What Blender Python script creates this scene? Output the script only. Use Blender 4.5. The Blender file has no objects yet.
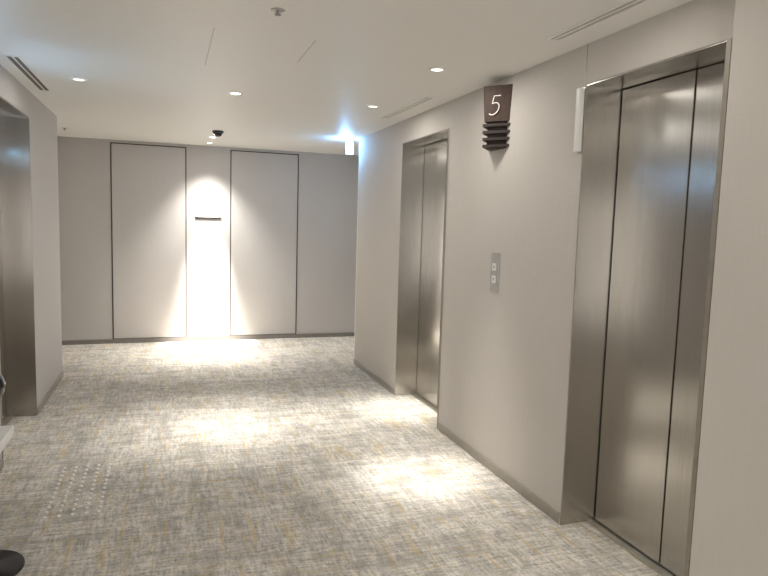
import bpy, bmesh, math
from mathutils import Vector, Matrix
sc=bpy.context.scene
try:
    sc.view_settings.view_transform='Standard'
except Exception: pass

# ---------------- dimensions (metres) ----------------
CAM_Z=1.6
R=2.018; L=-1.003; H=2.54
YE=6.87; YB=8.597; YL=6.888
YMIN=-2.6; XMIN=-4.2; XMAX=6.2
HE=2.336; D=0.21
ELEV_R=[(1.925,2.808),(4.476,5.484)]
ELEV_L=(4.45,5.56)

# ---------------- helpers ----------------
def link(o):
    sc.collection.objects.link(o); return o
def boxes_mesh(name,boxes,mat=None,bevel=0.0,seg=2):
    bm=bmesh.new()
    for b in boxes:
        x0,x1,y0,y1,z0,z1=b
        r=bmesh.ops.create_cube(bm,size=1)
        for v in r['verts']:
            v.co=Vector(((x0+x1)/2+v.co.x*(x1-x0),(y0+y1)/2+v.co.y*(y1-y0),(z0+z1)/2+v.co.z*(z1-z0)))
    if bevel>0:
        bmesh.ops.bevel(bm,geom=bm.edges[:],offset=bevel,segments=seg,affect='EDGES',profile=.5)
    me=bpy.data.meshes.new(name); bm.to_mesh(me); bm.free()
    o=bpy.data.objects.new(name,me)
    if mat: me.materials.append(mat)
    return link(o)
def lathe(name,prof,mat,seg=40):
    bm=bmesh.new(); rings=[]
    for r,z in prof:
        if r<1e-6: rings.append([bm.verts.new((0,0,z))])
        else: rings.append([bm.verts.new((r*math.cos(2*math.pi*i/seg),r*math.sin(2*math.pi*i/seg),z)) for i in range(seg)])
    for a,b in zip(rings,rings[1:]):
        for i in range(seg):
            j=(i+1)%seg
            if len(a)==1 and len(b)==1: continue
            if len(a)==1: bm.faces.new((a[0],b[i],b[j]))
            elif len(b)==1: bm.faces.new((a[i],a[j],b[0]))
            else: bm.faces.new((a[i],a[j],b[j],b[i]))
    bmesh.ops.recalc_face_normals(bm,faces=bm.faces[:])
    me=bpy.data.meshes.new(name); bm.to_mesh(me); bm.free()
    for p in me.polygons: p.use_smooth=True
    me.materials.append(mat)
    o=bpy.data.objects.new(name,me); link(o)
    m=o.modifiers.new('es','EDGE_SPLIT'); m.split_angle=math.radians(35)
    return o
def prism(name,polys,mat,bevel=0):
    """vertical prisms: list of (bottom xy points, z0, z1[, top xy points])"""
    bm=bmesh.new()
    for pl in polys:
        pts,z0,z1=pl[:3]; tp=pl[3] if len(pl)>3 else pts
        a=[bm.verts.new((x,y,z0)) for x,y in pts]; b=[bm.verts.new((x,y,z1)) for x,y in tp]
        bm.faces.new(a[::-1]); bm.faces.new(b)
        for i in range(len(a)):
            j=(i+1)%len(a); bm.faces.new((a[i],a[j],b[j],b[i]))
    bmesh.ops.recalc_face_normals(bm,faces=bm.faces[:])
    if bevel: bmesh.ops.bevel(bm,geom=bm.edges[:],offset=bevel,segments=2,affect='EDGES')
    me=bpy.data.meshes.new(name); bm.to_mesh(me); bm.free(); me.materials.append(mat)
    return link(bpy.data.objects.new(name,me))
def parent(c,p):
    c.parent=p; c.matrix_parent_inverse=Matrix.Identity(4)
def struct(o): o["kind"]="structure"; return o
def thing(o,label,cat,group=None):
    o["label"]=label; o["category"]=cat
    if group: o["group"]=group
    return o
def empty(name,loc):
    e=bpy.data.objects.new(name,None); e.empty_display_size=.1; e.location=loc; return link(e)

# ---------------- materials ----------------
def newmat(name):
    m=bpy.data.materials.new(name); m.use_nodes=True
    nt=m.node_tree; b=nt.nodes['Principled BSDF']
    return m,nt,b
def N(nt,t,**k):
    n=nt.nodes.new(t)
    for a,v in k.items(): setattr(n,a,v)
    return n
def coords(nt,scale,kind='Object'):
    tc=N(nt,'ShaderNodeTexCoord'); mp=N(nt,'ShaderNodeMapping')
    mp.inputs['Scale'].default_value=scale
    nt.links.new(tc.outputs[kind],mp.inputs['Vector']); return mp.outputs['Vector']
def noise(nt,vec,scale,detail=2,rough=.5):
    n=N(nt,'ShaderNodeTexNoise'); n.inputs['Scale'].default_value=scale
    n.inputs['Detail'].default_value=detail; n.inputs['Roughness'].default_value=rough
    nt.links.new(vec,n.inputs['Vector']); return n.outputs['Fac']
def ramp(nt,fac,stops):
    r=N(nt,'ShaderNodeValToRGB'); e=r.color_ramp.elements
    while len(e)<len(stops): e.new(.5)
    for el,(p,c) in zip(e,stops):
        el.position=p; el.color=(c[0],c[1],c[2],1) if isinstance(c,(tuple,list)) else (c,c,c,1)
    nt.links.new(fac,r.inputs['Fac']); return r.outputs['Color']
def mixc(nt,fac,a,b,mode='MIX'):
    m=N(nt,'ShaderNodeMix'); m.data_type='RGBA'; m.blend_type=mode
    for s,v in ((m.inputs[0],fac),(m.inputs[6],a),(m.inputs[7],b)):
        if isinstance(v,(int,float)): s.default_value=v
        elif isinstance(v,(tuple,list)): s.default_value=(v[0],v[1],v[2],1)
        else: nt.links.new(v,s)
    return m.outputs[2]
def bump(nt,b,h,st=.2,dist=.002):
    n=N(nt,'ShaderNodeBump'); n.inputs['Strength'].default_value=st; n.inputs['Distance'].default_value=dist
    nt.links.new(h,n.inputs['Height']); nt.links.new(n.outputs['Normal'],b.inputs['Normal'])
def plain(name,col,rough=.5,metal=0,var=.06,emit=None,es=0):
    m,nt,b=newmat(name)
    n=noise(nt,coords(nt,(1,1,1)),30,3)
    c=ramp(nt,n,[(.3,tuple(x*(1-var) for x in col)),(.7,tuple(min(1,x*(1+var)) for x in col))])
    nt.links.new(c,b.inputs['Base Color'])
    b.inputs['Roughness'].default_value=rough; b.inputs['Metallic'].default_value=metal
    if emit:
        b.inputs['Emission Color'].default_value=(*emit,1); b.inputs['Emission Strength'].default_value=es
    return m
def wallmat(name,col,rough=.75):
    m,nt,b=newmat(name)
    v=noise(nt,coords(nt,(60,60,1.2)),6,4,.6)
    h=noise(nt,coords(nt,(2,2,80)),6,3,.6)
    f=mixc(nt,.5,v,h)
    c=ramp(nt,f,[(.35,tuple(x*.95 for x in col)),(.65,tuple(x*1.04 for x in col))])
    nt.links.new(c,b.inputs['Base Color']); b.inputs['Roughness'].default_value=rough
    bump(nt,b,f,.15,.001); return m
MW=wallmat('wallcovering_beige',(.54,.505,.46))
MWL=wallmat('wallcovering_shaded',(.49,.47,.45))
MWB=wallmat('wallcovering_grey',(.49,.465,.44))
MC=plain('ceiling_paint',(.79,.775,.74),.5,var=.01)
MBASE=plain('baseboard_taupe',(.20,.185,.165),.5)
MBASE2=plain('baseboard_bronze',(.35,.325,.28),.35,.4)
MDARK=plain('dark_gap',(.03,.028,.025),.7)
MGAP=plain('door_joint_bronze',(.06,.05,.045),.6)
MWHITE=plain('white_paint',(.82,.81,.78),.4,var=.01)
MBLACK=plain('black_plastic',(.018,.018,.02),.3)
MTRIM=plain('bronze_trim',(.32,.29,.24),.45,.3)
MEDGE=plain('steel_edge',(.6,.57,.5),.3,.9)
MCREAM=plain('cream_numeral',(.9,.87,.78),.5,var=.02,emit=(1,.93,.8),es=.2)
MBTN=plain('button_acrylic',(.72,.72,.70),.3,var=.02)
MPLATE=plain('satin_plate',(.42,.41,.39),.45,.5)
MGREY=plain('grey_print',(.25,.25,.25),.6)
MLENS=plain('lamp_lens',(1,1,1),.3,0,0,(1,.95,.88),12)
MEXIT=plain('lit_sign_face',(.8,.9,1),.4,0,0,(.36,.68,1.0),18)
MCHROME=plain('polished_stud',(.74,.73,.70),.35,.6,.02)

def wood():
    m,nt,b=newmat('walnut_wood')
    g=noise(nt,coords(nt,(40,40,3)),3,4,.6)
    c=ramp(nt,g,[(.3,(.030,.015,.009)),(.7,(.070,.034,.020))])
    nt.links.new(c,b.inputs['Base Color']); b.inputs['Roughness'].default_value=.6
    return m
MWOOD=wood()
MFIN=plain('dark_stained_fin',(.026,.015,.010),.6)
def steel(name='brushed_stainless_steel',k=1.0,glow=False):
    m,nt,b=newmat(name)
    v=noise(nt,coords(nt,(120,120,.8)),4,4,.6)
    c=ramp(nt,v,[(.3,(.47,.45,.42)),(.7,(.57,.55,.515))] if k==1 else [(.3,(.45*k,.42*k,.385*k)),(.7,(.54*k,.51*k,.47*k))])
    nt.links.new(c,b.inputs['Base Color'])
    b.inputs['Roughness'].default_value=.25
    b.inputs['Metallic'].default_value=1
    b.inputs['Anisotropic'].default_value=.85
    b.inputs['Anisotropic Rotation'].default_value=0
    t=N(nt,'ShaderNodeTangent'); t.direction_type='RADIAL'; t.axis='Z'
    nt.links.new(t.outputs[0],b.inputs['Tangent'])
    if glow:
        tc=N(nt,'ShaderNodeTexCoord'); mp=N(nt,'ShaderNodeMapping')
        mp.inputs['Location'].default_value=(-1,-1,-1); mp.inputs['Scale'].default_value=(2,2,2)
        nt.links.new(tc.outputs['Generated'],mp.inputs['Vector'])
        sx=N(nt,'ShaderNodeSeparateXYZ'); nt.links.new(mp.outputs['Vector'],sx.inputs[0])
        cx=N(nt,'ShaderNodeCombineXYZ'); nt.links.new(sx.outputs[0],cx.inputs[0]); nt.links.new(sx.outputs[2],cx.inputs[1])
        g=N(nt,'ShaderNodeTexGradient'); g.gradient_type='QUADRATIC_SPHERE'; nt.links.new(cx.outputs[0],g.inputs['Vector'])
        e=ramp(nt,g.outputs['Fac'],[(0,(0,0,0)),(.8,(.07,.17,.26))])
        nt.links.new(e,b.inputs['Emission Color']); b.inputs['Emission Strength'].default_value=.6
    return m
MS=steel()
MSD=steel('shaded_brushed_steel',.84)  # same steel, shade put into its colour against the bright fill reflection
MBLUE=steel('blue_sheen_steel',.84,True)  # shaded steel with a soft blue sheen painted in as emission

def carpet():
    m,nt,b=newmat('woven_carpet')
    a1=noise(nt,coords(nt,(32,5,1)),1.5,7,.8)
    a2=noise(nt,coords(nt,(5,32,1)),1.5,7,.8)
    s1=ramp(nt,a1,[(.36,0.),(.60,1.)]); s2=ramp(nt,a2,[(.36,0.),(.60,1.)])
    s=mixc(nt,.5,s1,s2)
    fine=noise(nt,coords(nt,(1,1,1)),190,2,.7)
    mid=noise(nt,coords(nt,(1,1,1)),60,3,.75)
    s=mixc(nt,.25,s,ramp(nt,mid,[(.35,0.),(.65,1.)]))
    base=ramp(nt,s,[(.14,(.23,.218,.20)),(.46,(.52,.49,.44)),(.75,(.80,.755,.68))])
    b1=noise(nt,coords(nt,(7,1.3,1)),1.3,5,.72); b2=noise(nt,coords(nt,(1.3,7,1)),1.3,5,.72)
    bb=mixc(nt,.5,b1,b2)
    base=mixc(nt,ramp(nt,bb,[(.42,.55),(.54,0.)]),base,(.27,.257,.235))
    y1=noise(nt,coords(nt,(24,1.7,1)),1.2,5,.7)
    y2=noise(nt,coords(nt,(1.7,24,1)),1.4,5,.7)
    m1=ramp(nt,y1,[(.555,0.),(.61,1.)]); m2=ramp(nt,y2,[(.585,0.),(.64,1.)])
    ym=mixc(nt,1.,m1,m2,'LIGHTEN')
    ym=mixc(nt,1.,ym,ramp(nt,mid,[(.4,.12),(.6,.7)]),'MULTIPLY')
    base=mixc(nt,ym,base,(.62,.44,.15))
    base=mixc(nt,.4,base,ramp(nt,fine,[(.3,.55),(.7,1.)]),'MULTIPLY')
    nt.links.new(base,b.inputs['Base Color'])
    b.inputs['Roughness'].default_value=.95
    b.inputs['Specular IOR Level'].default_value=.1
    bump(nt,b,fine,.6,.004); return m
MCARP=carpet()

# ---------------- room shell ----------------
T=.45
struct(boxes_mesh('floor',[(XMIN,XMAX,YMIN,YB+.2,-.1,0)],MCARP))
struct(boxes_mesh('ceiling',[(XMIN,XMAX,YMIN,YB+.2,H,H+.1)],MC))
segs=[];y=YMIN
for a,b_ in ELEV_R:
    segs.append((R,R+T,y,a,0,H)); segs.append((R,R+T,a,b_,HE,H)); y=b_
segs.append((R,R+T,y,YE,0,H))
PIER=.10; YP=(R-PIER)/R*1.925
segs.append((R-PIER,R,YMIN,YP,0,H))
struct(boxes_mesh('wall_right',segs,MW))
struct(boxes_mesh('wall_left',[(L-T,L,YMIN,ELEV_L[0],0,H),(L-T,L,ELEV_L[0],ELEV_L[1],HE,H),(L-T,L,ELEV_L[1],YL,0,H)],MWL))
struct(boxes_mesh('wall_back',[(XMIN,XMAX,YB,YB+.2,0,H)],MWB))
struct(boxes_mesh('wall_front',[(XMIN,XMAX,YMIN-.2,YMIN,0,H)],MW))
struct(boxes_mesh('wall_corridor_left',[(XMIN-.2,XMIN,YMIN,YB+.2,0,H)],MWB))
struct(boxes_mesh('wall_corridor_right',[(XMAX,XMAX+.2,YMIN,YB+.2,0,H)],MWB))
bh=.06
struct(boxes_mesh('baseboard_back',[(XMIN,XMAX,YB-.012,YB,0,.055)],MBASE))
struct(boxes_mesh('baseboard_right',[(R-PIER-.010,R-PIER,YMIN,YP,0,bh),(R-.010,R,2.826,4.458,0,bh),(R-.010,R,5.502,YE,0,bh)],MBASE2,.002,1))
struct(boxes_mesh('baseboard_left',[(L,L+.010,YMIN,ELEV_L[0]-.02,0,bh),(L,L+.010,ELEV_L[1]+.02,YL,0,bh)],MBASE2,.002,1))
struct(boxes_mesh('trim_1',[(R-.004,R+.03,YE,YE+.012,.06,H)],MWHITE))
for i,(xa,xb) in enumerate([(-.663,.219),(.781,1.668)]):
    zt=2.50;g=.007
    struct(boxes_mesh('trim_%d'%(i+2),[(xa-g,xa+g,YB-.006,YB,.03,zt+g),(xb-g,xb+g,YB-.006,YB,.03,zt+g),(xa,xb,YB-.006,YB,zt-g,zt+g),(xa,xb,YB-.006,YB,.055,.063)],MGAP))
    struct(boxes_mesh('door_%d'%(i+1),[(xa+g,xb-g,YB-.012,YB,.063,zt-g)],MWB,.003,1))
struct(boxes_mesh('trim_4',[(R-.002,R,2.815,2.819,HE+.01,H)],MBASE2))
struct(boxes_mesh('trim_5',[(.218,.222,3.34,4.14,H-.002,H),(.728,.732,3.34,3.84,H-.002,H)],plain('joint_grey',(.52,.50,.46),.6)))

# ---------------- elevators ----------------
def elevator(ya,yb,xw,sgn,label,nearw=.012,seam=None,blue_sheen=False,ms=MS):
    e=empty('elevator',(xw,(ya+yb)/2,0))
    def add(name,bxs,mat,bev=0):
        loc=[]
        for (d0,d1,y0,y1,z0,z1) in bxs:
            a,b_=sorted((sgn*d0,sgn*d1)); c=(ya+yb)/2
            loc.append((a,b_,y0-c,y1-c,z0,z1))
        o=boxes_mesh(name,loc,mat,bev); parent(o,e); return o
    t=.007
    add('door_frame',[(-.003,D+.05,yb-t,yb,0,HE),(-.003,D+.05,ya,ya+t,0,HE),(-.003,D+.05,ya+t,yb-t,HE-t,HE)],ms)
    add('frame_edge',[(-.005,-.003,yb-.005,yb+.001,0,HE+.001),(-.005,-.003,ya-.001,ya+nearw,0,HE+.001),(-.005,-.003,ya+nearw,yb-.005,HE-.003,HE+.001)],MTRIM)
    s=seam if seam else (ya+yb)/2
    add('door_panel',[(D,D+.03,s+.002,yb-t-.008,.012,HE-t-.004)],ms,.002)
    add('door_panel',[(D+.006,D+.036,ya+t+.003,s-.002,.012,HE-t-.004)],ms,.002)
    add('door_gap',[(D+.037,D+.045,ya+t,yb-t,.01,HE-t)],MDARK)
    add('door_sill',[(D-.05,D+.04,ya+t,yb-t,0,.006)],MEDGE,.001)
    if blue_sheen:
        add('blue_sheen_patch',[(.0,.209,yb-t-.002,yb-t,1.99,2.13)],MBLUE)  # thin jamb plate whose emission paints the faint blue sheen
    thing(e,label,'elevator','elevator entrances')
    return e
elevator(*ELEV_R[0],R,1,"brushed stainless steel elevator doors beside white call lamp",.022,2.31)
elevator(*ELEV_R[1],R,1,"recessed brushed steel elevator doors in beige wall, closed")
elevator(*ELEV_L,L,-1,"brushed steel elevator doors, shade and faint blue sheen painted into the steel",blue_sheen=True,ms=MSD)

# ---------------- floor number sign (wedge with louvres) ----------------
sy=3.70
fs=empty('floor_number_sign',(R,sy,2.10))
hw,pr=.14,.125
def wpts(k): return [(0,-hw*k),(-pr*k*.94,-.006),(-pr*k*.94,.006),(0,hw*k)]
def wedge(k,z0,z1,k2=None): 
    return (wpts(k),z0,z1,wpts(k2 if k2 else k))
b=prism('sign_body',[wedge(.91,.165,.385,1.05)],MWOOD,.0015); parent(b,fs)
b=prism('sign_core',[wedge(.72,.0,.165)],MFIN); parent(b,fs)
for i in range(4):
    b=prism('louvre',[wedge(1.0-.01*i,.135-.043*i,.152-.043*i)],MFIN,0); parent(b,fs)
cv=bpy.data.curves.new('numeral','CURVE'); cv.dimensions='3D'; cv.bevel_depth=.0031; cv.bevel_resolution=2
P5=[(.028,.060),(-.016,.060),(-.021,.012),(-.004,.019),(.014,.016),(.027,.002),(.029,-.020),(.020,-.042),(.002,-.056),(-.018,-.057),(-.030,-.048)]
sp=cv.splines.new('POLY'); sp.points.add(2)
for p,(x,y) in zip(sp.points,P5[:3]): p.co=(x+y*.15,y,0,1)
sp=cv.splines.new('NURBS'); q5=P5[2:]; sp.points.add(len(q5)-1)
for p,(x,y) in zip(sp.points,q5): p.co=(x+y*.15,y,0,1)
sp.order_u=3; sp.use_endpoint_u=True; sp.resolution_u=6
to=bpy.data.objects.new('numeral',cv); link(to); bpy.context.view_layer.update()
me=bpy.data.meshes.new_from_object(to.evaluated_get(bpy.context.evaluated_depsgraph_get()))
bpy.data.objects.remove(to); me.materials.clear(); me.materials.append(MCREAM)
n=link(bpy.data.objects.new('numeral',me)); parent(n,fs)
A=Vector((0,-hw*.99,0)); B=Vector((-pr*.94*.99,-.006,0)); dirx=(A-B).normalized()
nz=Vector((0,0,1)); nn=dirx.cross(nz)
mid=B+(A-B)*.40+nn*.002+Vector((0,0,.262))
n.matrix_local=Matrix.Translation(mid)@Matrix((dirx,nz,nn)).transposed().to_4x4()
thing(fs,"dark walnut wedge-shaped sign with cream number 5 and louvres",'sign')

# ---------------- call button panel ----------------
cp=empty('call_button_panel',(R+.002,3.665,1.31))
p=boxes_mesh('face_plate',[(-.010,0,-.055,.055,-.128,.128)],MPLATE,.002); parent(p,cp)
for z,up in ((.035,1),(-.045,-1)):
    p=boxes_mesh('button',[(-.015,-.010,-.024,.024,z-.024,z+.024)],MBTN,.002); parent(p,cp)
    bm=bmesh.new()
    pts=[(0,.010*up),(-.010,-.008*up),(.010,-.008*up)]
    v0=[bm.verts.new((-.0165,a,z+c_)) for a,c_ in pts]; v1=[bm.verts.new((-.014,a,z+c_)) for a,c_ in pts]
    bm.faces.new(v0); bm.faces.new(v1[::-1])
    for i in range(3): bm.faces.new((v0[i],v1[i],v1[(i+1)%3],v0[(i+1)%3]))
    me=bpy.data.meshes.new('arrow_mark'); bm.to_mesh(me); bm.free(); me.materials.append(MGREY)
    a=link(bpy.data.objects.new('arrow_mark',me)); parent(a,p)
thing(cp,"small steel elevator call panel with two square buttons",'button panel')

# ---------------- hall lantern ----------------
MOPAL=plain('opal_acrylic',(.68,.67,.64),.35,0,.01)
MOPALLIT=plain('added_blue_emitter',(.8,.85,.9),.35,0,.01,(.36,.66,1),520)
def lantern(xw,y,sgn,label,lit=False):
    hl=empty('hall_lantern',(xw-sgn*.002,y,2.0))
    a,b_=sorted((-sgn*.032,-sgn*.003))
    p=boxes_mesh('lamp_cover',[(a,b_,-.016,.016,0,.32)],MOPAL,.004); parent(p,hl)
    if lit:
        a,b_=sorted((-sgn*.038,-sgn*.031))
        p=boxes_mesh('added_lit_window',[(a,b_,-.014,.014,.10,.145)],MOPALLIT,.001); parent(p,hl)
    a,b_=sorted((-sgn*.004,sgn*.004))
    p=boxes_mesh('back_plate',[(a,b_,-.018,.018,-.004,.324)],MEDGE); parent(p,hl)
    thing(hl,label,'lamp')
lantern(R,2.830,1,"slim off-white acrylic elevator arrival lamp beside steel doors")
lantern(L,4.42,-1,"added unseen lamp casting a blue-white streak on the steel doors",True)  # unseen lamp added for the blue streak on the near door

# ---------------- back wall room sign ----------------
ws=empty('wall_sign',(.495,YB,1.62))
p=boxes_mesh('shelf_rail',[(-.165,.165,-.013,0,-.012,.006)],MBLACK,.002); parent(p,ws)
p=boxes_mesh('name_plate',[(-.13,.13,-.008,0,.006,.085)],MWHITE,.002); parent(p,ws)
p=boxes_mesh('print_lines',[(-.05,.05,-.009,-.008,.040,.049),(-.035,.035,-.009,-.008,.058,.065)],MGREY); parent(p,ws)
thing(ws,"small white wall plate above a narrow black rail",'sign')

# ---------------- ceiling items ----------------
def downlight(x,y,r=.045,lens=MLENS,label="recessed round ceiling downlight, lit, white trim"):
    e=empty('downlight',(x,y,H))
    ring=lathe('trim_ring',[(r*.78,-.001),(r*.8,-.006),(r,-.007),(r*1.18,-.003),(r*1.2,0)],MWHITE); parent(ring,e)
    ln=lathe('lamp_lens',[(0,-.003),(r*.78,-.003)],lens,32); parent(ln,e)
    thing(e,label,'ceiling light','recessed downlights'); return e
WARM=(1,.96,.905)
def spot(x,y,power,ang,blend=1.,col=WARM,rad=.04,tx=0,ty=0):
    l=bpy.data.lights.new('spot_lamp','SPOT'); l.energy=power; l.spot_size=math.radians(ang); l.spot_blend=blend
    l.color=col; l.shadow_soft_size=rad
    o=bpy.data.objects.new('spot_lamp',l); o.location=(x,y,H-.03); link(o)
    if tx or ty:
        o.rotation_euler=Vector((tx,ty,-1)).to_track_quat('-Z','Y').to_euler()
    return o
def glow(x,y,power):
    """broad lobe of a downlight"""
    l=bpy.data.lights.new('downlight_glow','AREA'); l.shape='DISK'; l.size=.25; l.energy=power; l.color=WARM
    o=bpy.data.objects.new('downlight_glow',l); o.location=(x,y,H-.012); link(o)
MLDIM=plain('lamp_lens_shaded',(.9,.9,.88),.3,0,0,(1,.95,.88),2.0)
# (x, y, core power, core angle, halo power, halo angle, tilt x, tilt y)
DL=[(.48,4.94,230,26,260,54,0,0),(-.58,4.96,30,44,25,60,0,0),(1.54,3.63,330,24,190,42,0,0),(1.56,4.96,340,24,190,44,.14,.04),(.49,7.65,200,40,120,68,0,0),
    (1.50,2.2,40,50,30,60,0,0),(.48,.6,60,60,0,0,0,0),(1.54,.6,50,60,0,0,0,0),(-.58,.6,30,60,0,0,0,0)]
for i,(x,y,pw,an,p2,a2,tx,ty) in enumerate(DL):
    downlight(x,y,.045,MLENS if i in(0,4) else MLDIM)
    spot(x,y,pw,an,tx=tx,ty=ty,rad=.09); glow(x,y,(6 if y>2.5 else 3.5) if x>0 else 2.5)
    if p2: spot(x,y,p2,a2,rad=.12,tx=tx*.4)
downlight(.49,8.22,.035,MLENS,"adjustable round ceiling spot washing the far wall, lit")
spot(.49,8.22,270,92,1.,ty=.06,rad=.09)
spot(.49,8.33,3400,31,1.,ty=.03,rad=.03)
for x in (-2.6,3.4,4.8):
    downlight(x,7.75,.045); spot(x,7.75,180,80); glow(x,7.75,9)

def area(x,y,z,sx,sy_,e,d,col):
    l=bpy.data.lights.new('fill_light','AREA'); l.shape='RECTANGLE'; l.size=sx; l.size_y=sy_; l.energy=e; l.color=col
    o=bpy.data.objects.new('fill_light',l); o.location=(x,y,z); link(o)
    o.rotation_euler=Vector(d).to_track_quat('-Z','Y').to_euler()
area(.4,-2.3,1.25,2.2,1.8,72,(.04,1,.14),(1,.98,.95))  # unseen fill light added behind the camera to raise the ambient

def diffuser(x,y0,y1,w,lab,dark):
    e=empty('air_diffuser',(x,(y0+y1)/2,H)); h=(y1-y0)/2
    f_=boxes_mesh('frame',[(-w/2,-w/2+.010,-h,h,-.006,0),(w/2-.010,w/2,-h,h,-.006,0),(-w/2+.01,w/2-.01,-h,-h+.01,-.006,0),(-w/2+.01,w/2-.01,h-.01,h,-.006,0),(-.004,.004,-h+.01,h-.01,-.005,0)],MWHITE,.001,1); parent(f_,e)
    s_=boxes_mesh('slot',[(-w/2+.01,-.004,-h+.01,h-.01,-.002,0),(.004,w/2-.01,-h+.01,h-.01,-.002,0)],dark); parent(s_,e)
    thing(e,lab,'air vent','linear ceiling diffusers')
diffuser(-.88,4.42,5.52,.085,"long narrow ceiling air slot with dark opening",plain('slot_dark',(.14,.12,.10),.7))
MSL=plain('slot_beige',(.48,.45,.40),.7)
diffuser(1.83,4.41,5.46,.075,"long narrow beige linear ceiling air diffuser",MSL)
diffuser(1.82,1.88,2.83,.075,"long narrow beige linear ceiling air diffuser",MSL)
for x,y in ((.47,2.95),(-1.06,7.77)):
    e=empty('sprinkler',(x,y,H))
    a=lathe('cover_ring',[(.0,-.004),(.022,-.004),(.030,-.002),(.032,0)],MPLATE); parent(a,e)
    a=lathe('nozzle',[(.0,-.022),(.014,-.022),(.014,-.018),(.006,-.016),(.006,-.004)],MGREY,20); parent(a,e)
    thing(e,"small metal ceiling sprinkler head",'sprinkler','ceiling sprinklers')
e=empty('dome_camera',(.51,7.11,H))
a=lathe('base',[(.058,0),(.058,-.016),(.053,-.023),(.0,-.023)],MBLACK); parent(a,e)
a=lathe('dome',[(.043,-.023)]+[(.043*math.cos(t*math.pi/16),-.023-.038*math.sin(t*math.pi/16)) for t in range(1,8)]+[(0,-.061)],plain('smoked_dome',(.01,.01,.012),.08)); parent(a,e)
thing(e,"black dome security camera mounted on ceiling",'security camera')

# lit sign at corner
e=empty('exit_sign',(1.965,7.08,H-.02))
a=boxes_mesh('housing',[(-.05,.04,-.012,.012,-.14,0)],MWHITE,.003); parent(a,e)
a=boxes_mesh('lit_panel',[(-.043,.033,-.015,-.012,-.130,-.010),(-.043,.033,.012,.015,-.130,-.010)],MEXIT); parent(a,e)
a=boxes_mesh('ceiling_mount',[(-.03,.02,-.01,.01,0,.02)],MWHITE); parent(a,e)
thing(e,"glowing blue-white ceiling sign at the corridor corner",'sign')
l=bpy.data.lights.new('sign_glow','POINT'); l.energy=9; l.color=(.20,.52,1); l.shadow_soft_size=.04
o=bpy.data.objects.new('sign_glow',l); o.location=(1.86,6.96,H-.08); link(o)

# ---------------- tactile studs ----------------
st=lathe('tactile_stud',[(.0,.005),(.007,.005),(.0105,.003),(.012,0)],MCHROME,20)
first=True
for i in range(5):
    for j in range(12):
        o=st if first else st.copy()
        if not first: sc.collection.objects.link(o)
        first=False
        o.location=(-.63+i*.066,3.62+j*.064,0)
        thing(o,"small round polished metal stud on carpet",'floor stud','tactile studs in carpet')

# ---------------- pedestal table and vase ----------------
tx,ty=-.80,3.12
e=empty('side_table',(tx,ty,0))
MBG=plain('black_lacquer',(.012,.012,.014),.15)
a=lathe('base',[(0,0),(.168,0),(.172,.006),(.168,.014),(.05,.024),(.03,.03),(0,.03)],MBG,56); parent(a,e)
a=lathe('column',[(.028,.028),(.022,.05),(.022,.54),(.05,.572)],MBG,32); parent(a,e)
a=boxes_mesh('table_top',[(-.14,.115,-.16,.16,.572,.617)],MWHITE,.005); parent(a,e)
thing(e,"small white-topped side table on black pedestal disc base",'table')
v=lathe('vase',[(0,0),(.04,0),(.045,.02),(.03,.08),(.05,.14),(.085,.20),(.09,.235),(.077,.27),(.04,.30),(.03,.32),(.024,.32),(.03,.295),(0,.28)],MBG,48)
v.location=(tx+.028,ty,.617)
thing(v,"rounded glossy black vase standing on white side table",'vase')

# ---------------- camera ----------------
f,pi_,ya_,ro=633.76,.1,.3297,.029
F=Vector((math.sin(ya_)*math.cos(pi_),math.cos(ya_)*math.cos(pi_),-math.sin(pi_)))
Rt=Vector((math.cos(ya_),-math.sin(ya_),0)); U=Rt.cross(F)
c,s=math.cos(ro),math.sin(ro)
cr=c*Rt+s*U; cu=-s*Rt+c*U
cam=bpy.data.cameras.new('camera'); co=bpy.data.objects.new('camera',cam); link(co)
cam.sensor_width=36; cam.lens=f/768*36; cam.clip_start=.05
M=Matrix((cr,cu,-F)).transposed().to_4x4(); M.translation=Vector((0,0,CAM_Z)); co.matrix_world=M
sc.camera=co

w=bpy.data.worlds.new('world'); sc.world=w; w.use_nodes=True
w.node_tree.nodes['Background'].inputs[0].default_value=(.5,.47,.42,1)
